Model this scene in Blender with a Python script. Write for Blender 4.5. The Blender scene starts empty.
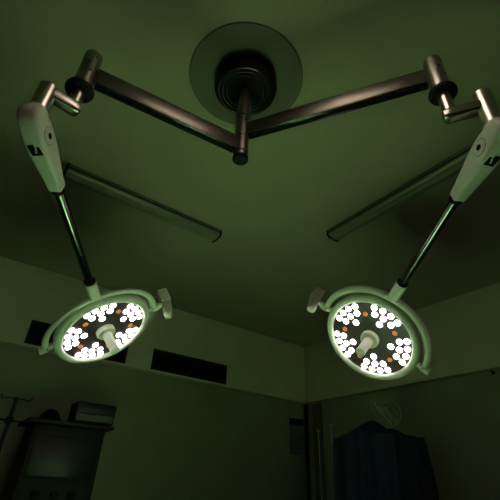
import bpy, bmesh, math, random
from mathutils import Vector as V, Matrix
random.seed(7)
PI = math.pi
scn = bpy.context.scene
COL = scn.collection

# ------------------------------------------------------------------ materials
def mat(name, col, rough=.5, metal=0., var=0., scale=6., bump=0., bscale=60., spec=None):
    m = bpy.data.materials.new(name); m.use_nodes = True
    nt = m.node_tree; b = nt.nodes['Principled BSDF']
    b.inputs['Base Color'].default_value = (*col, 1)
    b.inputs['Roughness'].default_value = rough
    b.inputs['Metallic'].default_value = metal
    if spec is not None: b.inputs['Specular IOR Level'].default_value = spec
    tc = nt.nodes.new('ShaderNodeTexCoord')
    if var:
        n = nt.nodes.new('ShaderNodeTexNoise'); n.inputs['Scale'].default_value = scale
        n.inputs['Detail'].default_value = 5
        nt.links.new(tc.outputs['Object'], n.inputs['Vector'])
        r = nt.nodes.new('ShaderNodeValToRGB')
        r.color_ramp.elements[0].position = .3; r.color_ramp.elements[1].position = .7
        r.color_ramp.elements[0].color = (*[c * (1 - var) for c in col], 1)
        r.color_ramp.elements[1].color = (*[min(1, c * (1 + var)) for c in col], 1)
        nt.links.new(n.outputs['Fac'], r.inputs['Fac'])
        nt.links.new(r.outputs['Color'], b.inputs['Base Color'])
    if bump:
        n2 = nt.nodes.new('ShaderNodeTexNoise'); n2.inputs['Scale'].default_value = bscale
        nt.links.new(tc.outputs['Object'], n2.inputs['Vector'])
        bp = nt.nodes.new('ShaderNodeBump'); bp.inputs['Strength'].default_value = bump
        bp.inputs['Distance'].default_value = .01
        nt.links.new(n2.outputs['Fac'], bp.inputs['Height'])
        nt.links.new(bp.outputs['Normal'], b.inputs['Normal'])
    return m

def emis(name, col, strength, base=(.8, .8, .8)):
    m = bpy.data.materials.new(name); m.use_nodes = True
    nt = m.node_tree; b = nt.nodes['Principled BSDF']
    b.inputs['Base Color'].default_value = (*base, 1)
    b.inputs['Emission Color'].default_value = (*col, 1)
    b.inputs['Emission Strength'].default_value = strength
    return m

M = dict(
    ceiling=mat('ceiling_paint', (.46, .43, .31), .75, var=.04, scale=2.5, bump=.08, bscale=40),
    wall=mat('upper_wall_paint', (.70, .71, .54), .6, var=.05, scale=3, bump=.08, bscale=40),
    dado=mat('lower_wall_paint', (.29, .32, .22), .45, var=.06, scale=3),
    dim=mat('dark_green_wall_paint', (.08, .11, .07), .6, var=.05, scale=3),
    trim=mat('dado_trim_paint', (.42, .44, .34), .4, var=.04),
    floor=mat('green_vinyl_floor', (.03, .045, .028), .4, var=.1, scale=8),
    chrome=mat('brushed_aluminium', (.17, .15, .13), .36, 1., var=.06, scale=30),
    steel=mat('polished_steel', (.60, .57, .52), .28, 1., var=.03, scale=20),
    dsteel=mat('dark_satin_steel', (.38, .36, .33), .26, 1., var=.05, scale=20),
    under=mat('underside_dark_reflection', (.010, .012, .010), .18, var=.1, scale=10, spec=.35),  # black stands in for the dark room mirrored in the metal underside
    black=mat('black_plastic', (.008, .008, .008), .6, var=.2, scale=20, spec=.12),
    canopy=mat('black_painted_metal', (.006, .006, .006), .5, var=.15, scale=20, spec=.15),
    tube=mat('dark_chromed_tube', (.17, .19, .175), .16, 1., var=.1, scale=10),
    shell=mat('off_white_enamel', (.72, .74, .66), .38, var=.03, scale=12),
    plate=mat('cover_plate_paint', (.14, .14, .10), .5, var=.05, scale=5),
    face=mat('smoked_lamp_face', (.048, .032, .036), .35, var=.25, scale=14),
    grip=mat('grip_plastic', (.70, .72, .58), .45, var=.03, scale=20),
    led=emis('lit_white_led', (1, .94, .86), 7.5),
    amber=emis('lit_amber_led', (1, .36, .08), .4, (.25, .09, .03)),
    down=emis('lit_panel_diffuser', (1, .80, .62), 4.2),
    diffuser=mat('unlit_light_diffuser', (.24, .26, .20), .32, var=.05, scale=10),
    tray=mat('light_tray_metal', (.16, .17, .13), .5, var=.08, scale=10),
    vent=mat('dark_vent_metal', (.010, .010, .009), .5, var=.2, scale=20),
    machine=mat('dark_machine_paint', (.010, .011, .010), .65, var=.15, scale=8),
    mgrey=mat('machine_grey_panel', (.11, .12, .11), .45, var=.1, scale=10),
    screen=mat('dark_screen_glass', (.008, .009, .010), .4, var=.1, scale=5),
    drape=mat('green_surgical_drape', (.23, .47, .19), .85, var=.06, scale=10, bump=.3, bscale=30),
    navy=mat('navy_cover_cloth', (.020, .030, .075), .8, var=.15, scale=12, bump=.4, bscale=25),
    tubing=mat('clear_plastic_tubing', (.30, .34, .30), .2, var=.1, scale=20),
    brown=mat('brown_trunking', (.11, .10, .06), .5, var=.1, scale=10),
    panel=mat('grey_panel_box', (.12, .14, .12), .45, var=.08, scale=10),
    wood=mat('door_laminate', (.20, .19, .14), .45, var=.1, scale=5),
    pane=emis('warm_fill_glow', (1, .76, .54), .9),  # glow of the added window, warm fill from behind the camera
)

# ------------------------------------------------------------------ mesh helpers
class MB:
    def __init__(s): s.bm = bmesh.new()
    def _frame(s, ax):
        ax = V(ax).normalized()
        t = V((0, 0, 1)) if abs(ax.z) < .9 else V((1, 0, 0))
        x = ax.cross(t).normalized(); return x, ax.cross(x).normalized(), ax
    def lathe(s, o, ax, prof, seg=40, xy=None):
        """prof: list of (radius, height along axis); r = 0 makes a pole"""
        x, y, z = s._frame(ax); o = V(o); rings = []
        for r, h in prof:
            if r < 1e-6: rings.append([s.bm.verts.new(o + z * h)])
            else: rings.append([s.bm.verts.new(o + z * h + (x * math.cos(a) + y * math.sin(a)) * r)
                                for a in [2 * PI * i / seg for i in range(seg)]])
        for A, B in zip(rings, rings[1:]):
            for i in range(seg):
                j = (i + 1) % seg
                if len(A) == 1 and len(B) == 1: continue
                if len(A) == 1: s.bm.faces.new((A[0], B[j], B[i]))
                elif len(B) == 1: s.bm.faces.new((A[i], A[j], B[0]))
                else: s.bm.faces.new((A[i], A[j], B[j], B[i]))
        return s
    def cyl(s, a, b, r, r2=None, bev=.002, seg=32):
        a = V(a); b = V(b); L = (b - a).length; r2 = r if r2 is None else r2
        return s.lathe(a, b - a, [(0, 0), (r - bev, 0), (r, bev), (r2, L - bev), (r2 - bev, L), (0, L)], seg)
    def loft(s, secs, cap=True):
        """secs: list of rings of points"""
        R = [[s.bm.verts.new(p) for p in q] for q in secs]; n = len(R[0])
        for A, B in zip(R, R[1:]):
            for i in range(n): s.bm.faces.new((A[i], A[(i + 1) % n], B[(i + 1) % n], B[i]))
        if cap: s.bm.faces.new(R[0][::-1]); s.bm.faces.new(R[-1])
        return s
    def tube(s, pts, r, seg=12, closed=False, r2=None, up=None):
        """swept (elliptical when r2 is given) tube through pts"""
        pts = [V(p) for p in pts]; n = len(pts); secs = []; px = None
        for i, p in enumerate(pts):
            t = (pts[(i + 1) % n] - pts[i - 1]) if closed else (pts[min(i + 1, n - 1)] - pts[max(i - 1, 0)])
            t.normalize()
            if up is not None: x = V(up)
            elif px is None: x = V((0, 0, 1)) if abs(t.z) < .9 else V((1, 0, 0))
            else: x = px
            x = (x - t * x.dot(t)).normalized(); px = x; y = t.cross(x)
            ra, rb = r, (r2 or r)
            secs.append([p + x * math.cos(a) * ra + y * math.sin(a) * rb for a in [2 * PI * k / seg for k in range(seg)]])
        if closed: secs.append(secs[0])
        R = [[s.bm.verts.new(q) for q in S] for S in (secs[:-1] if closed else secs)]
        if closed: R.append(R[0])
        for A, B in zip(R, R[1:]):
            for i in range(seg): s.bm.faces.new((A[i], A[(i + 1) % seg], B[(i + 1) % seg], B[i]))
        if not closed: s.bm.faces.new(R[0][::-1]); s.bm.faces.new(R[-1])
        return s
    def obox(s, c, ax, ay, az, dx, dy, dz, bev=.004):
        """oriented box, full sizes dx dy dz, bevelled"""
        t = bmesh.new(); bmesh.ops.create_cube(t, size=1)
        for v in t.verts: v.co = V((v.co.x * dx, v.co.y * dy, v.co.z * dz))
        if bev: bmesh.ops.bevel(t, geom=t.edges[:], offset=bev, segments=2, affect='EDGES', profile=.5)
        c = V(c); ax = V(ax).normalized(); ay = V(ay).normalized(); az = V(az).normalized()
        mp = {}
        for v in t.verts: mp[v] = s.bm.verts.new(c + ax * v.co.x + ay * v.co.y + az * v.co.z)
        for f in t.faces: s.bm.faces.new([mp[v] for v in f.verts])
        t.free(); return s
    def box(s, x0, x1, y0, y1, z0, z1, bev=.004):
        return s.obox(((x0 + x1) / 2, (y0 + y1) / 2, (z0 + z1) / 2), (1, 0, 0), (0, 1, 0), (0, 0, 1),
                      x1 - x0, y1 - y0, z1 - z0, bev)
    def prism(s, c, ax, ay, az, poly, h):
        c = V(c); ax = V(ax); ay = V(ay); az = V(az)
        return s.loft([[c + ax * x + ay * y + az * k for x, y in poly] for k in (0, h)])
    def build(s, name, m, parent=None, org=None, smooth=35):
        """mesh is written in room coordinates; org = the thing's base point"""
        bmesh.ops.recalc_face_normals(s.bm, faces=s.bm.faces[:])
        if parent is not None and org is None: org = root_of(parent)
        o = V(org) if org is not None else V((0, 0, 0))
        for v in s.bm.verts: v.co -= o
        me = bpy.data.meshes.new(name); s.bm.to_mesh(me); s.bm.free()
        for p in me.polygons: p.use_smooth = True
        try: me.set_sharp_from_angle(angle=math.radians(smooth))
        except Exception: pass
        me.materials.append(m)
        ob = bpy.data.objects.new(name, me); COL.objects.link(ob)
        if parent is not None: ob.parent = parent
        else: ob.location = o
        return ob

def root_of(o):
    while o.parent is not None: o = o.parent
    return V(o.location)

def tag(o, label=None, cat=None, group=None, kind=None):
    if label: o['label'] = label
    if cat: o['category'] = cat
    if group: o['group'] = group
    if kind: o['kind'] = kind
    return o

def thing(name, loc, label, cat, group=None):
    o = bpy.data.objects.new(name, None); COL.objects.link(o); o.location = V(loc)
    o.empty_display_size = .1
    return tag(o, label, cat, group)

def struct(o): o['kind'] = 'structure'; return o

# ------------------------------------------------------------------ room shell
X0, X1, Y0, Y1, ZC, ZB = -2.6, 3.87, -3.0, 3.99, 3.0, 2.225
struct(MB().box(X0 - .1, X1 + .1, Y0 - .1, Y1 + .1, -.1, 0, 0).build('floor', M['floor']))
struct(MB().box(X0 - .1, X1 + .1, Y0 - .1, Y1 + .1, ZC, ZC + .1, 0).build('ceiling', M['ceiling']))

def vent_wall():
    # upper band of the far wall with two openings for the return-air vents
    m = MB(); y0, y1 = Y1, Y1 + .1
    xs = [X0 - .1, .36, 1.32, 1.60, 2.57, X1 + .1]
    m.box(X0 - .1, X1 + .1, y0, y1, 2.48, ZC, 0)
    m.box(X0 - .1, X1 + .1, y0, y1, ZB, 2.255, 0)
    for a, b in ((xs[0], xs[1]), (xs[2], xs[3]), (xs[4], xs[5])): m.box(a, b, y0, y1, 2.255, 2.48, 0)
    return m
wf = struct(vent_wall().build('wall_far', M['wall']))
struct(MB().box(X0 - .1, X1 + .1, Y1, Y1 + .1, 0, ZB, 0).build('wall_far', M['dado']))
struct(MB().box(X1, X1 + .1, Y0 - .1, Y1, ZB, ZC, 0).build('wall_right', M['wall']))
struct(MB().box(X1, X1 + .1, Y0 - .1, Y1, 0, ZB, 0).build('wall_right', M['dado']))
struct(MB().box(X0 - .1, X0, Y0 - .1, Y1, 0, ZC, 0).build('wall_left', M['dim']))
m = MB()                                   # back wall around the opening for an added, unseen fill window
WX0, WX1, WZ0, WZ1 = -.4, 1.2, 1.5, 2.7
m.box(X0, WX0, Y0 - .1, Y0, 0, ZC, 0).box(WX1, X1, Y0 - .1, Y0, 0, ZC, 0)
m.box(WX0, WX1, Y0 - .1, Y0, 0, WZ0, 0).box(WX0, WX1, Y0 - .1, Y0, WZ1, ZC, 0)
struct(m.build('wall_back', M['dim']))
m = MB()
for a, b, c, d in ((WX0, WX1, WZ0, WZ0 + .05), (WX0, WX1, WZ1 - .05, WZ1), (WX0, WX0 + .05, WZ0 + .05, WZ1 - .05),
                   (WX1 - .05, WX1, WZ0 + .05, WZ1 - .05), (.38, .42, WZ0 + .05, WZ1 - .05)):
    m.box(a, b, Y0 - .06, Y0 + .01, c, d, .003)
w1 = struct(m.build('fill_window_1', M['shell']))
MB().box(WX0 + .04, WX1 - .04, Y0 - .05, Y0 - .04, WZ0 + .04, WZ1 - .04, 0).build('pane', M['pane'], w1)  # added glowing surface, gives warm fill light
# thin capping between the painted band and the darker wall below
struct(MB().box(X0, X1 - .012, Y1 - .012, Y1, ZB - .012, ZB + .006, .002).build('trim_1', M['trim']))
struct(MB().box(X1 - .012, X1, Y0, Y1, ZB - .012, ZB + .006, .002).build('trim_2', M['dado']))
for i, (a, b, c, d) in enumerate(((X0, X1 - .015, Y1 - .015, Y1), (X1 - .015, X1, Y0, Y1 ))):
    struct(MB().box(a, b, c, d, 0, .1, .003).build('baseboard_' + ('far', 'right')[i], M['trim']))

# ------------------------------------------------------------------ return-air vents
def vent(x0, x1, label):
    z0, z1 = 2.255, 2.48
    t = thing('air_vent', ((x0 + x1) / 2, Y1, z0), label, 'air vent', 'return air vents in the upper wall band')
    m = MB(); f = .014; y0, y1 = Y1 - .004, Y1 + .05
    for a, b, c, d in ((x0, x1, z0, z0 + f), (x0, x1, z1 - f, z1), (x0, x0 + f, z0 + f, z1 - f), (x1 - f, x1, z0 + f, z1 - f)):
        m.box(a + .001, b - .001, y0, y1, c + .001, d - .001, .002)
    m.build('frame', M['vent'], t)
    MB().box(x0 + .002, x1 - .002, Y1 + .06, Y1 + .07, z0 + .002, z1 - .002, 0).build('backing', M['black'], t)
    n = 9
    for i in range(n):
        z = z0 + f + (i + .5) * (z1 - z0 - 2 * f) / n
        MB().obox(((x0 + x1) / 2, Y1 + .022, z), (1, 0, 0), (0, .8, -.6), (0, .6, .8), x1 - x0 - 2 * f, .022, .0018, 0).build('louvre', M['vent'], t)
    for k in range(1, 4):
        x = x0 + (x1 - x0) * k / 4
        MB().box(x - .004, x + .004, Y1 + .002, Y1 + .010, z0 + f, z1 - f, .001).build('mullion', M['vent'], t)
    return t
vent(.36, 1.32, 'black louvred air vent in the wall band, partly hidden behind the left surgical lamp')
vent(1.60, 2.57, 'black louvred air vent in full view on the wall band, right of the left lamp')

# ------------------------------------------------------------------ unlit ceiling battens
def batten(c, ux, L, label):
    """c centre on the ceiling, ux long axis; long unlit batten"""
    ux = V(ux); uy = V((0, 0, 1)).cross(ux); c = V(c)
    t = thing('ceiling_light', c, label, 'ceiling light', 'unlit batten lights on the ceiling')
    W = .135
    MB().obox(c - V((0, 0, .012)), ux, uy, V((0, 0, 1)), L, W, .024, .003).build('tray', M['tray'], t)
    prof = [(-W / 2 + .004, -.024), (-W / 2 + .008, -.045), (-W / 2 + .022, -.058), (-.010, -.061), (-.004, -.066), (.004, -.066), (.010, -.061),
            (W / 2 - .022, -.058), (W / 2 - .008, -.045), (W / 2 - .004, -.024)]
    m = MB(); m.loft([[c + ux * k + uy * a + V((0, 0, b)) for a, b in prof] for k in (-L / 2 + .012, L / 2 - .012)])
    m.build('diffuser', M['diffuser'], t)
    for sgn in (-1, 1):
        cp = [(-W / 2, 0), (-W / 2, -.047), (-W / 2 + .02, -.064), (W / 2 - .02, -.064), (W / 2, -.047), (W / 2, 0)]
        k0, k1 = sgn * (L / 2 - .012), sgn * (L / 2 + .002)
        m = MB(); m.loft([[c + ux * k + uy * a + V((0, 0, b - .001)) for a, b in cp] for k in (k0, k1)])
        m.build('end_cap', M['black'], t)
    m = MB()
    for sgn in (-1, 1):
        m.obox(c + uy * sgn * (W / 2 - .001) - V((0, 0, .030)), ux, uy, V((0, 0, 1)), L - .02, .004, .008, .001)
    m.build('side_shadow_strip', M['black'], t)  # black strips put the shadow line along the batten into colour
    return t
batten((.700, 2.325, ZC), (1, 0, 0), 1.22, 'long unlit batten light on the ceiling, behind the left lamp arm')
batten((2.03, 1.09, ZC), (0, -1, 0), 1.25, 'long unlit batten light on the ceiling, behind the right lamp arm')

# square lit panel in the ceiling on the camera side of the mount
t = thing('ceiling_panel_light', (.40, .27, ZC), 'square warm panel light lit in the ceiling beside the mount', 'ceiling light')
m = MB()
for a, b, c, d in ((.13, .67, .02, .045), (.13, .67, .495, .52), (.13, .155, .045, .495), (.645, .67, .045, .495)): m.box(a, b, c, d, ZC - .014, ZC, .002)
m.build('frame', M['trim'], t)
MB().box(.155, .645, .045, .495, ZC - .008, ZC - .002, 0).build('diffuser', M['down'], t)

# ------------------------------------------------------------------ ceiling mount
PX, PY = .660, 1.036
mt = thing('lamp_mount', (PX, PY, ZC), 'round ceiling plate with black canopy and steel centre post carrying both lamp arms', 'lamp mount')
MB().lathe((PX, PY, ZC), (0, 0, -1), [(0, 0), (.292, 0), (.292, .006), (.289, .009), (0, .009)], 96).build('cover_plate', M['plate'], mt)
cn = MB().lathe((PX, PY, ZC - .009), (0, 0, -1), [(0, 0), (.150, 0), (.156, .01), (.158, .06), (.154, .078), (.140, .090), (.060, .097), (.045, .104), (0, .104)], 64).build('canopy', M['canopy'], mt)
m = MB()
for r in (.132, .112, .092):
    m.tube([(PX + r * math.cos(a), PY + r * math.sin(a), ZC - .009 - .094) for a in [2 * PI * i / 48 for i in range(48)]], .0022, 8, True)
m.build('canopy_ring', M['dsteel'], cn)
MB().cyl((PX, PY, ZC - .10), (PX, PY, 2.70), .035, bev=.001).build('post', M['chrome'], mt)
sl = MB().cyl((PX, PY, 2.71), (PX, PY, 2.432), .030, bev=.002).build('post_sleeve', M['chrome'], mt)
tag(MB().cyl((PX, PY, 2.445), (PX, PY, 2.424), .0345, bev=.004).build('end_cap', M['black'], mt), 'black plastic end cap')
for k, (dz, a) in enumerate(((2.66, -100), (2.62, -60), (2.58, -115), (2.54, -70), (2.50, -100), (2.47, -60))):
    a = math.radians(a); d = V((math.cos(a), math.sin(a), 0)); p = V((PX, PY, dz))
    MB().cyl(p + d * .028, p + d * .0325, .0045, bev=.001, seg=12).build('screw', M['black'], sl)
for k in range(6):
    a = 2 * PI * k / 6 + .5; p = V((PX + .25 * math.cos(a), PY + .25 * math.sin(a), ZC - .008))
    MB().cyl(p, p - V((0, 0, .004)), .006, bev=.001, seg=12).build('screw', M['tray'], mt)

# ------------------------------------------------------------------ surgical lights
def sup(a, b, n=3.2, seg=32):
    out = []
    for k in range(seg):
        t = 2 * PI * k / seg; c, s = math.cos(t), math.sin(t)
        out.append((a * math.copysign(abs(c) ** (2 / n), c), b * math.copysign(abs(s) ** (2 / n), s)))
    return out

def surgical_light(side, V1, zarm, ztop, zcol, zcrank, V2, zstub, H, c, n, e1, attach, boxdir, label):
    Z = V((0, 0, 1)); P = V((PX, PY, 0)); V1 = V((*V1, 0)); V2 = V((*V2, 0)); H = V(H)
    c = V(c); n = V(n).normalized(); e1 = V(e1); e1 = (e1 - n * e1.dot(n)).normalized()
    e2 = n.cross(e1)
    if e2.z < 0: e2 = -e2
    W = lambda a, b, h: c + e1 * a + e2 * b + n * h
    root = thing('surgical_light', (PX, PY, zarm), label, 'surgical light', 'surgical lights on the ceiling mount')
    # --- extension arm
    d = (V1 - P).normalized(); s = Z.cross(d)
    ln = (V1 - P).length
    arm = MB().obox(P + d * (.027 + (ln - .06) / 2) + Z * zarm, d, s, Z, ln - .06, .042, .078, .004).build('extension_arm', M['chrome'], root)
    MB().obox(P + d * (.027 + (ln - .06) / 2) + Z * (zarm - .0395), d, s, Z, ln - .075, .036, .004, .001).build('arm_underside_shade', M['under'], arm)  # dark reflection under the arm, put in as a black strip
    m = MB(); m.cyl(P + Z * (zarm - .045), P + Z * (zarm + .045), .0335, bev=.003); m.build('hub_bearing', M['chrome'], arm)
    hs = MB().cyl(V1 + Z * (zcol + .012), V1 + Z * ztop, .033, bev=.006).build('end_housing', M['dsteel'] if side < 0 else M['steel'], arm)
    for zz, an in ((ztop - .035, -80), (ztop - .075, -110), (ztop - .12, -85)):
        a = math.radians(an - (15 if side > 0 else -5)); dd = V((math.cos(a), math.sin(a), 0)); p = V1 + Z * zz
        MB().cyl(p + dd * .031, p + dd * .0345, .0045, bev=.001, seg=12).build('screw', M['black'], arm)
    tag(MB().lathe(V1 + Z * (zcol + .014), -Z, [(0, 0), (.040, 0), (.049, .004), (.051, .012), (.049, .020), (.040, .025), (0, .025)], 40)
        .build('collar', M['black'], arm), 'black collar')
    # --- crank (lower swivel)
    cr = MB(); dc = (V2 - V1).normalized(); sc = Z.cross(dc); lc = (V2 - V1).length
    secs = []
    for k in (-.026, -.022, -.012, .0, lc * .5, lc):
        f = {-.026: .55, -.022: .8, -.012: .96}.get(k, 1.)
        secs.append([V1 + dc * k + sc * x * f + Z * (zcrank + y * f) for x, y in sup(.024, .024, 4)])
    cr.loft(secs); crank = cr.build('crank_arm', M['dsteel'], root)
    MB().cyl(V1 + Z * (zcrank - .004), V1 + Z * (zcol), .0225, bev=.001).build('shaft', M['steel'], crank)
    MB().cyl(V2 + Z * (H.z - .0), V2 + Z * zstub, .0300, bev=.003).build('stub_tube', M['steel'], crank)
    # --- spring arm
    A = c + n * 0 + e1 * attach[0] + e2 * attach[1]
    D = (A - H).normalized(); L = (A - H).length
    Ax = D.cross(Z).normalized()               # hinge axis, to the right of the arm
    Nn = D.cross(Ax).normalized()
    if Nn.z > 0: Nn = -Nn                      # towards the underside
    sp = MB()
    # shell, lofted along the arm
    secs = []
    for k, w, v, of in ((-.012, .024, .036, .0), (.0, .030, .044, .0), (.03, .033, .049, .001), (.07, .0335, .050, .002), (.12, .032, .045, .002), (.17, .0285, .037, .001),
                        (.22, .0255, .029, .0), (.262, .024, .0245, .0), (.268, .0215, .022, .0)):
        secs.append([H + D * k + Nn * of + Ax * x + Nn * y for x, y in sup(w, v, 7 if k > -.01 else 4, 48)])
    sp.loft(secs); shell = sp.build('spring_arm', M['shell'], root, smooth=32)
    # knuckle: rounded hinge housing hanging from the stub tube
    kn = MB(); prof = [(0, -.034), (.030, -.034), (.040, -.029), (.045, -.02), (.045, .02), (.040, .029), (.030, .034), (0, .034)]
    kn.lathe(H, Ax, prof, 48)
    secs = []
    for k, a, b in ((-.01, .033, .042), (.02, .033, .040), (.034, .032, .037), (.041, .031, .033), (.044, .029, .030)):
        secs.append([H + Z * k + Ax * x + Ax.cross(Z) * y for x, y in sup(a, b, 3)])
    kn.loft(secs); kn.build('knuckle', M['shell'], shell, smooth=50)
    sgn = -side                                # the hinge cover seen from the camera
    hc = H + D * .056 + Ax * sgn * .030
    MB().lathe(hc, Ax * sgn, [(0, 0), (.029, 0), (.029, .0045), (.0275, .006), (0, .006)], 40).build('hinge_cover', M['shell'], shell)
    MB().lathe(hc, Ax * sgn, [(.029, 0), (.0306, 0), (.0306, .0042), (.029, .0042), (.029, 0)], 40).build('hinge_seam', M['mgrey'], shell)
    MB().lathe(hc + Ax * sgn * .0055, Ax * sgn, [(0, 0), (.0105, 0), (.0105, .0018), (0, .0018)], 24).build('hinge_hole', M['black'], shell)
    # dark angular emblem on the underside
    ec = H + D * (.084 if side < 0 else .074) + Nn * .0505
    poly = [(-.024, -.022), (.0, -.027), (.003, -.016), (.020, -.018), (.025, .018), (-.017, .024)]
    dd = (D + Nn * -.06).normalized(); nn = (Nn + D * .06).normalized()
    poly = [(x * .88, y * .85) for x, y in poly]
    em = MB().prism(ec - nn * .002, Ax * (-side), dd, nn, poly, .0035).build('emblem', M['black'], shell)
    tag(em, 'black angular emblem')
    m = MB(); m.prism(ec + nn * .0012, Ax * (-side), dd, nn, [(.004, -.014), (.009, -.012), (.004, .010), (-.001, .008)], .0010)
    m.build('emblem_stroke', M['grip'], shell)
    # collars, tube, sleeve
    kk = .266; ks = L - .118
    MB().cyl(H + D * kk, H + D * (kk + .022), .0245, bev=.004).build('upper_collar', M['black'], shell)
    MB().cyl(H + D * (kk + .02), H + D * (ks + .01), .0185, bev=.001).build('tube', M['tube'], shell)
    MB().cyl(H + D * (ks - .016), H + D * (ks + .004), .0265, bev=.005).build('lower_collar', M['black'], shell)
    MB().cyl(H + D * ks, A - D * .002, .0285, .0265, bev=.004).build('lamp_sleeve', M['shell'], shell)
    # --- yoke
    m = MB(); R = .288
    m.tube([W(R * math.cos(a), R * math.sin(a), -.035 + .035 * math.sin(a)) for a in [math.radians(-4 + 188 * i / 48) for i in range(49)]], .0135, 16, r2=.0185, up=None)
    yoke = m.build('yoke', M['shell'], root, smooth=60)
    for sg in (-1, 1):
        MB().cyl(W(sg * .244, 0, -.035), W(sg * .283, 0, -.035), .0175, bev=.003).build('pivot', M['shell'], yoke)
        MB().cyl(W(sg * .281, -.006, -.035), W(sg * .322, -.006, -.035), .0215, bev=.004).build('pivot_cap', M['shell'], yoke)
        MB().cyl(W(sg * .2815, 0, -.035), W(sg * .2835, 0, -.035), .0195, bev=.0005).build('pivot_seam', M['black'], yoke)
    # sensor/control block at the inner end of the yoke
    b = boxdir
    E = W(b * .372, .004, -.030)
    MB().tube([W(b * .315, -.002, -.033), W(b * .34, 0, -.033), W(b * .362, .002, -.031)], .0155, 16).build('control_bracket', M['shell'], yoke)
    axb = (n * 1.0 + e1 * b * -.34).normalized(); axt = (-n * 1.0 + e1 * b * .10 + e2*.05).normalized()
    sb = e2
    secs = []
    for k, f in ((-.014, 1.), (.07, 1.), (.092, .93), (.104, .75), (.110, .45)):
        o = axb.cross(sb).normalized()
        secs.append([E + axb * k + sb * x * f + o * y * f for x, y in sup(.0255, .0265, 3)])
    MB().loft(secs).build('control_handle', M['shell'], yoke, smooth=50)
    o = axt.cross(sb).normalized()
    MB().obox(E + axt * .042, axt, sb, o, .085, .062, .058, .004).build('control_block', M['grip'], yoke)
    # --- lamp head
    hd = MB().lathe(c, n, [(.214, -.006), (.2165, .004), (.222, .011), (.233, .014), (.245, .009), (.2525, -.004), (.2545, -.020), (.250, -.038), (.236, -.052),
                           (.19, -.066), (.12, -.076), (0, -.080)], 96).build('lamp_head', M['shell'], root, smooth=60)
    MB().lathe(c, n, [(0, -.003), (.216, -.003), (.216, -.006), (0, -.006)], 96).build('face_plate', M['face'], hd)
    m = MB()
    m.lathe(c, n, [(.0, -.004), (.049, -.004), (.049, .014), (.046, .022), (.030, .024), (.027, .026), (0, .026)], 40)
    m.lathe(c, n, [(0, .02), (.0245, .02), (.0235, .05), (.0225, .10), (.0215, .128), (0, .128)], 32)
    grip = m.build('handle', M['grip'], hd, smooth=40)
    m = MB()
    for k in range(10):
        a = 2 * PI * k / 10
        p = e1 * math.cos(a) + e2 * math.sin(a)
        m.tube([c + p * .0232 + n * .04, c + p * .0215 + n * .12], .0024, 6)
    m.build('handle_rib', M['grip'], grip)
    MB().lathe(c, n, [(0, .126), (.0235, .126), (.0245, .131), (.0235, .140), (.017, .145), (0, .146)], 32).build('handle_cap', M['shell'], grip)
    # LEDs: five petals, 4 + 3 + 1, plus one dim amber each
    lens = MB().lathe((0, 0, 0), (0, 0, 1), [(0, 0), (.0163, 0), (.0163, .003), (.0152, .0055), (.0115, .008), (.007, .0095), (0, .010)], 20)
    bmesh.ops.recalc_face_normals(lens.bm, faces=lens.bm.faces[:])
    me = bpy.data.meshes.new('led'); lens.bm.to_mesh(me); lens.bm.free(); me.materials.append(M['led'])
    for p in me.polygons: p.use_smooth = True
    me2 = me.copy(); me2.name = 'amber_led'; me2.materials.clear(); me2.materials.append(M['amber'])
    Rm = Matrix((e1, n.cross(e1), n)).transposed().to_4x4()
    def put(name, r, ang, mesh, sc=1.):
        o = bpy.data.objects.new(name, mesh); COL.objects.link(o); o.parent = hd
        a = math.radians(ang)
        T = Matrix.Translation(W(r * math.cos(a), r * math.sin(a), -.003) - root.location) @ Rm
        o.matrix_local = T @ Matrix.Scale(sc, 4); return o
    ph = 14 if side > 0 else 14
    for q in range(5):
        b0 = (ph + 72 * q) if side > 0 else 180 - (ph + 72 * q)
        sg = 1 if side > 0 else -1
        for off in (-20, -6.7, 6.7, 20): put('led', .1925, b0 + off, me)
        for off in (-17.5, 0, 17.5): put('led', .154, b0 + off, me)
        put('led', .110, b0, me)
        ab = put('amber_led', .145, b0 - sg * 35, me2, .8)
        tag(ab, 'dim amber lens between the petals')
        # the light thrown by one petal
        ld = bpy.data.lights.new('petal_beam', 'SPOT'); ld.energy = BEAM * (1.15 if side < 0 else .8); ld.color = (1, .96, .90)
        ld.spot_size = math.radians(24); ld.spot_blend = .7; ld.shadow_soft_size = .03
        lo = bpy.data.objects.new('petal_beam', ld); COL.objects.link(lo); lo.parent = hd
        a = math.radians(b0)
        lo.matrix_local = Matrix.Translation(W(.16 * math.cos(a), .16 * math.sin(a), .014) - root.location) @ Rm @ Matrix.Rotation(PI, 4, 'X')
    return root

BEAM = 250
surgical_light(-1, (-.008, 1.108), 2.509, 2.625, 2.410, 2.318, (-.094, 1.096), 2.338, (-.094, 1.096, 2.178),
               (.543, 2.076, 1.896), (.404, -.458, -.792), (.807, -.228, .544), (-.028, .288), 1,
               'surgical light on the left arm of the mount, tilted lamp head hiding an air vent')
surgical_light(1, (1.092, .331), 2.604, 2.70, 2.493, 2.372, (1.151, .235), 2.437, (1.151, .235, 2.232),
               (1.693, 1.236, 1.914), (-.726, -.018, -.688), (.575, -.566, -.592), (.004, .288), -1,
               'surgical light on the right arm of the mount, rounder lamp head facing the camera')

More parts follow.
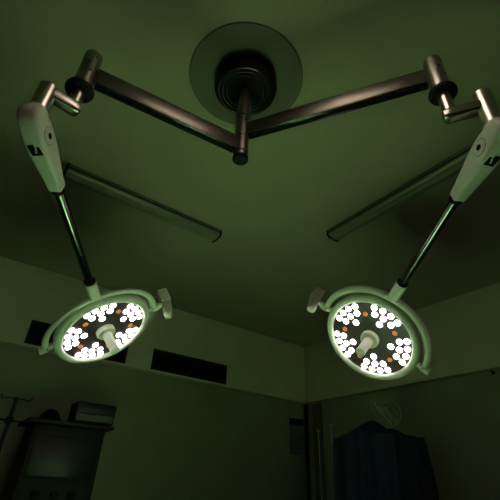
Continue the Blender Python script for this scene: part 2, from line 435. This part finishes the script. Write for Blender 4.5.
# ------------------------------------------------------------------ operating table below the lamps
t = thing('operating_table', (.95, 1.30, 0), 'steel operating table standing below the surgical lamps', 'operating table')
MB().box(0.55, 1.35, 1.05, 1.55, 0, .09, .02).build('base', M['dsteel'], t)
MB().box(.83, 1.07, 1.18, 1.42, .09, .95, .015).build('column', M['steel'], t)
MB().box(.05, 1.85, .97, 1.63, .95, 1.0, .01).build('tabletop', M['machine'], t)
bm = MB(); NX, NY = 72, 44; x0, x1, y0, y1 = -.20, 2.1, .72, 1.88; g = []
for j in range(NY + 1):
    row = []
    for i in range(NX + 1):
        x = x0 + (x1 - x0) * i / NX; y = y0 + (y1 - y0) * j / NY
        ex = max(0, .03 - x, x - 1.87); ey = max(0, 0.95 - y, y - 1.65); e = math.hypot(ex, ey)
        fold = .010 * math.sin(x * 19) * min(1, e * 8) + .010 * math.sin(y * 23) * min(1, e * 8)
        z = 1.012 - min(e, .3) * 1.5 + .004 * math.sin(x * 7 + y * 5)
        xx = min(max(x, 0.01 - ex * .25), 1.89 + ex * .25) + (fold if ey > 0 else 0) * 0
        yy = min(max(y, .93 - ey * .25), 1.67 + ey * .25) + (fold if ey > 0 else 0)
        row.append(bm.bm.verts.new((xx + (fold if ex > 0 and ey == 0 else 0), yy, z)))
    g.append(row)
for j in range(NY):
    for i in range(NX): bm.bm.faces.new((g[j][i], g[j][i + 1], g[j + 1][i + 1], g[j + 1][i]))
dr = bm.build('surgical_drape', M['drape'], None, (.95, 1.30, 1.01), smooth=80)
tag(dr, 'green cloth drape spread over the operating table', 'drape')

# ------------------------------------------------------------------ equipment by the far wall
def iv_stand(x, y, top, arms, r, label, hook=.09, clampz=None, material='steel'):
    t = thing('drip_stand', (x, y, 0), label, 'drip stand', 'drip stands in the room')
    m = MB()
    for k in range(5):
        a = 2 * PI * k / 5 + .3; d = V((math.cos(a), math.sin(a), 0))
        m.tube([V((x, y, .13)), V((x, y, .12)) + d * .04, V((x, y, .075)) + d * .18], .011, 10)
    m.build('base', M[material], t)
    for k in range(5):
        a = 2 * PI * k / 5 + .3; p = V((x, y, 0)) + V((math.cos(a), math.sin(a), 0)) * .18
        s = V((-math.sin(a), math.cos(a), 0))
        mm = MB(); mm.cyl(p + V((0, 0, .03)) - s * .01, p + V((0, 0, .03)) + s * .01, .030, bev=.004, seg=20)
        mm.cyl(p + V((0, 0, .035)), p + V((0, 0, .08)), .007, bev=.001, seg=10); mm.build('caster', M['black'], t)
    MB().cyl((x, y, .12), (x, y, top), r, bev=.002, seg=20).build('pole', M[material], t)
    for ang in arms:
        a = math.radians(ang); d = V((math.cos(a), math.sin(a), 0))
        o = V((x, y, top - .008))
        MB().tube([o, o + d * hook * .5, o + d * hook * .85 - V((0, 0, .004)), o + d * hook - V((0, 0, .012)), o + d * hook * 1.08 + V((0, 0, .0)), o + d * hook * 1.12 + V((0, 0, .022))], .0045, 8).build('hook', M[material], t)
    if clampz:
        m = MB(); m.box(x - .022, x + .022, y - .022, y + .022, clampz - .02, clampz + .02, .004)
        m.tube([(x - .10, y, clampz), (x + .10, y, clampz - .004)], .006, 8)
        m.box(x - .11, x - .07, y - .02, y + .02, clampz - .018, clampz + .018, .006)
        m.build('clamp', M['black'], t)
    return t
iv_stand(.364, 3.2, 1.680, (180, 0), .012, 'dark drip stand with hook bar at the far left, beside the tall machine', .085, 1.535, 'machine')
iv_stand(3.50, 3.42, 1.815, (20, 200), .006, 'slim steel drip stand just right of the room corner', .04)
iv_stand(3.30, 3.04, 1.825, (80, 260), .006, 'slim steel drip stand beside the navy covered machine', .04)

t = thing('anaesthesia_machine', (.80, 3.5, 0), 'tall dark anaesthesia machine with an overhanging top shelf, by the far wall', 'anaesthesia machine')
MB().box(.55, 1.07, 3.36, 3.72, .12, 1.555, .012).build('body', M['machine'], t)
MB().box(.495, 1.115, 3.30, 3.76, 1.555, 1.582, .006).build('top_shelf', M['machine'], t)
for i in range(3):
    z = .25 + i * .22
    dw = MB().box(.58, 1.04, 3.345, 3.362, z, z + .20, .005).build('drawer', M['mgrey'], t)
    MB().tube([(.70, 3.346, z + .15), (.70, 3.325, z + .15), (.92, 3.325, z + .15), (.92, 3.346, z + .15)], .005, 8).build('drawer_handle', M['dsteel'], dw)
MB().box(.58, 1.04, 3.345, 3.362, 1.22, 1.48, .006).build('control_panel', M['screen'], t)
MB().box(.52, 1.10, 3.20, 3.37, .93, .955, .006).build('work_surface', M['mgrey'], t)
for k in range(3):
    MB().cyl((.68 + k * .12, 3.345, 1.12), (.68 + k * .12, 3.30, 1.12), .025, bev=.004).build('flow_knob', M['black'], t)
for sx in (.60, 1.02):
    for sy in (3.40, 3.68):
        m = MB(); m.cyl((sx - .012, sy, .05), (sx + .012, sy, .05), .05, bev=.005, seg=24); m.box(sx - .018, sx + .018, sy - .02, sy + .02, .085, .125, .003)
        m.build('caster', M['black'], t)

t = thing('patient_monitor', (.965, 3.42, 1.582), 'boxy black patient monitor with a grey lower panel, on the shelf of the tall machine', 'monitor')
MB().box(.80, 1.11, 3.33, 3.52, 1.592, 1.738, .008).build('casing', M['machine'], t)
MB().box(.812, 1.098, 3.322, 3.332, 1.660, 1.728, .003).build('screen', M['screen'], t)
pn = MB().box(.812, 1.098, 3.320, 3.332, 1.604, 1.654, .003).build('control_strip', M['mgrey'], t)
for k in range(4): MB().box(1.02 + k * .018, 1.032 + k * .018, 3.316, 3.321, 1.615, 1.645, .001).build('button', M['panel'], pn)
for sx in (.83, 1.08):
    for sy in (3.36, 3.49): MB().cyl((sx, sy, 1.582), (sx, sy, 1.593), .012, bev=.001, seg=16).build('foot', M['black'], t)

m = MB(); secs = []
for k in range(13):
    u = k / 12; x = .575 + .155 * u; hgt = .070 * (1 - abs(2 * u - 1) ** 2.6) + .012; dep = .13 * (1 - .35 * abs(2 * u - 1) ** 3)
    secs.append([(x, 3.43 - dep / 2 + dep * v, 1.583 + hgt * (1 - abs(2 * v - 1) ** 3)) for v in [i / 12 for i in range(13)]]
                + [(x, 3.43 + dep / 2 - dep * v, 1.583) for v in (.25, .5, .75)])
m.loft(secs); o = m.build('breathing_bag', M['black'], None, (.65, 3.43, 1.583), smooth=70)
tag(o, 'low rounded black bag lying on the machine shelf, left of the monitor', 'bag')

# ------------------------------------------------------------------ things in the room corner
t = thing('electrical_panel', (3.665, Y1, 1.62), 'small grey electrical panel on the far wall, left of the corner', 'electrical panel')
MB().box(3.575, 3.755, Y1 - .05, Y1, 1.60, 1.93, .004).build('casing', M['panel'], t)
MB().box(3.567, 3.763, Y1 - .058, Y1, 1.935, 2.0, .004).build('top_box', M['black'], t)
for k in range(5): MB().box(3.60, 3.73, Y1 - .056, Y1 - .049, 1.66 + k * .05, 1.675 + k * .05, .001).build('slot', M['mgrey'], t)
o = MB().cyl((3.835, 3.955, 0.0), (3.835, 3.955, 2.20), .026, bev=.003).build('corner_pipe', M['black'], None, (3.835, 3.955, 0))
tag(o, 'black vertical pipe running down the room corner', 'pipe')
o = MB().box(X1 - .035, X1, 3.70, 3.84, .1, 2.19, .004).build('cable_trunking', M['brown'], None, (X1 - .017, 3.77, .1))
tag(o, 'brown vertical cable trunking on the right wall beside the corner pipe', 'cable trunking')
t = thing('small_hook', (X1, 1.55, 2.19), 'tiny black hook on the right wall just below the painted band', 'hook')
MB().cyl((X1, 1.55, 2.19), (X1 - .006, 1.55, 2.19), .016, bev=.001, seg=20).build('hook_plate', M['black'], t)
MB().tube([(X1 - .004, 1.55, 2.19), (X1 - .03, 1.55, 2.185), (X1 - .035, 1.55, 2.195), (X1 - .035, 1.55, 2.21)], .005, 8).build('hook_arm', M['black'], t)

# navy covered machine: trolley frame under a cloth cover
t = thing('equipment_trolley', (3.2, 2.40, 0), 'steel trolley under the navy cover near the right wall', 'trolley')
for sx in (3.02, 3.38):
    for sy in (2.12, 2.68):
        l = MB().cyl((sx, sy, .08), (sx, sy, 1.60), .014, bev=.002, seg=16).build('leg', M['steel'], t)
        mm = MB(); mm.cyl((sx - .012, sy, .035), (sx + .012, sy, .035), .035, bev=.004, seg=20); mm.cyl((sx, sy, .04), (sx, sy, .09), .008, seg=10, bev=.001)
        mm.build('caster', M['black'], l)
for z in (.35, .95, 1.60): MB().box(3.0, 3.40, 2.10, 2.70, z, z + .02, .004).build('shelf', M['steel'], t)
bm = MB(); NX, NY = 34, 46; g = []
for j in range(NY + 1):
    row = []
    for i in range(NX + 1):
        u = -1.5 + 3 * i / NX; v = -1.5 + 3 * j / NY
        cu = max(-1, min(1, u)); cv = max(-1, min(1, v)); eu = abs(u) - 1 if abs(u) > 1 else 0; ev = abs(v) - 1 if abs(v) > 1 else 0
        hh = 1.64 + .15 * math.exp(-((cv - .12) ** 2) / .16 - cu * cu / .9) + .05 * math.exp(-((cv + .55) ** 2) / .05 - cu * cu / .5) + .006 * math.sin(cu * 9 + cv * 7)
        drop = max(eu, ev) * 1.3
        f = .012 * math.sin(v * 13 + u * 2) * (eu > 0) + .012 * math.sin(u * 14) * (ev > 0)
        row.append(bm.bm.verts.new((3.20 + cu * .225 + math.copysign(eu * .03, u) + (f if eu > 0 else 0),
                                    2.40 + cv * .335 + math.copysign(ev * .03, v) + (f if ev > 0 else 0), hh - drop)))
    g.append(row)
for j in range(NY):
    for i in range(NX): bm.bm.faces.new((g[j][i], g[j][i + 1], g[j + 1][i + 1], g[j + 1][i]))
o = bm.build('cloth_cover', M['navy'], None, (3.2, 2.40, 1.64), smooth=80)
tag(o, 'navy cloth cover draped over the trolley near the right wall', 'cloth cover')
m = MB(); random.seed(3)
for k in range(5):
    pts = []; cy = 2.14 + .035 * k; r = .085 + .012 * (k % 3); ph = k * 1.1
    for i in range(30):
        a = 2 * PI * i / 30
        pts.append((3.10 + .05 * math.sin(a + ph) + .012 * k, cy + r * math.cos(a) * (1 + .15 * math.sin(2 * a + ph)), 1.795 + .10 * math.sin(a + .5 * ph) + .012 * k))
    m.tube(pts, .0055, 8, True)
o = m.build('tubing_coil', M['tubing'], None, (3.12, 2.28, 1.74), smooth=60)
tag(o, 'loose coils of clear plastic tubing lying on the navy cover', 'tubing')

# ------------------------------------------------------------------ world, camera, output
w = bpy.data.worlds.new('world'); scn.world = w; w.use_nodes = True
w.node_tree.nodes['Background'].inputs['Color'].default_value = (.02, .03, .02, 1)
w.node_tree.nodes['Background'].inputs['Strength'].default_value = .1

pitch, roll, az, f = .5575, .0458, math.radians(90 - 54.65), 384.9
fh = V((math.sin(az), math.cos(az), 0)); rt = V((math.cos(az), -math.sin(az), 0)); Zv = V((0, 0, 1))
F = math.cos(pitch) * fh + math.sin(pitch) * Zv; U0 = -math.sin(pitch) * fh + math.cos(pitch) * Zv
R = math.cos(roll) * rt + math.sin(roll) * U0; U = -math.sin(roll) * rt + math.cos(roll) * U0
cd = bpy.data.cameras.new('camera'); cam = bpy.data.objects.new('camera', cd); COL.objects.link(cam)
cd.sensor_width = 36; cd.sensor_fit = 'HORIZONTAL'; cd.lens = f / 500 * 36; cd.clip_start = .02
mx = Matrix((R, U, -F)).transposed().to_4x4(); mx.translation = V((0, 0, 1.2)); cam.matrix_world = mx
scn.camera = cam
vs = scn.view_settings
vs.view_transform = 'Standard'; vs.look = 'None'; vs.gamma = 1; vs.use_curve_mapping = False; vs.exposure = 0
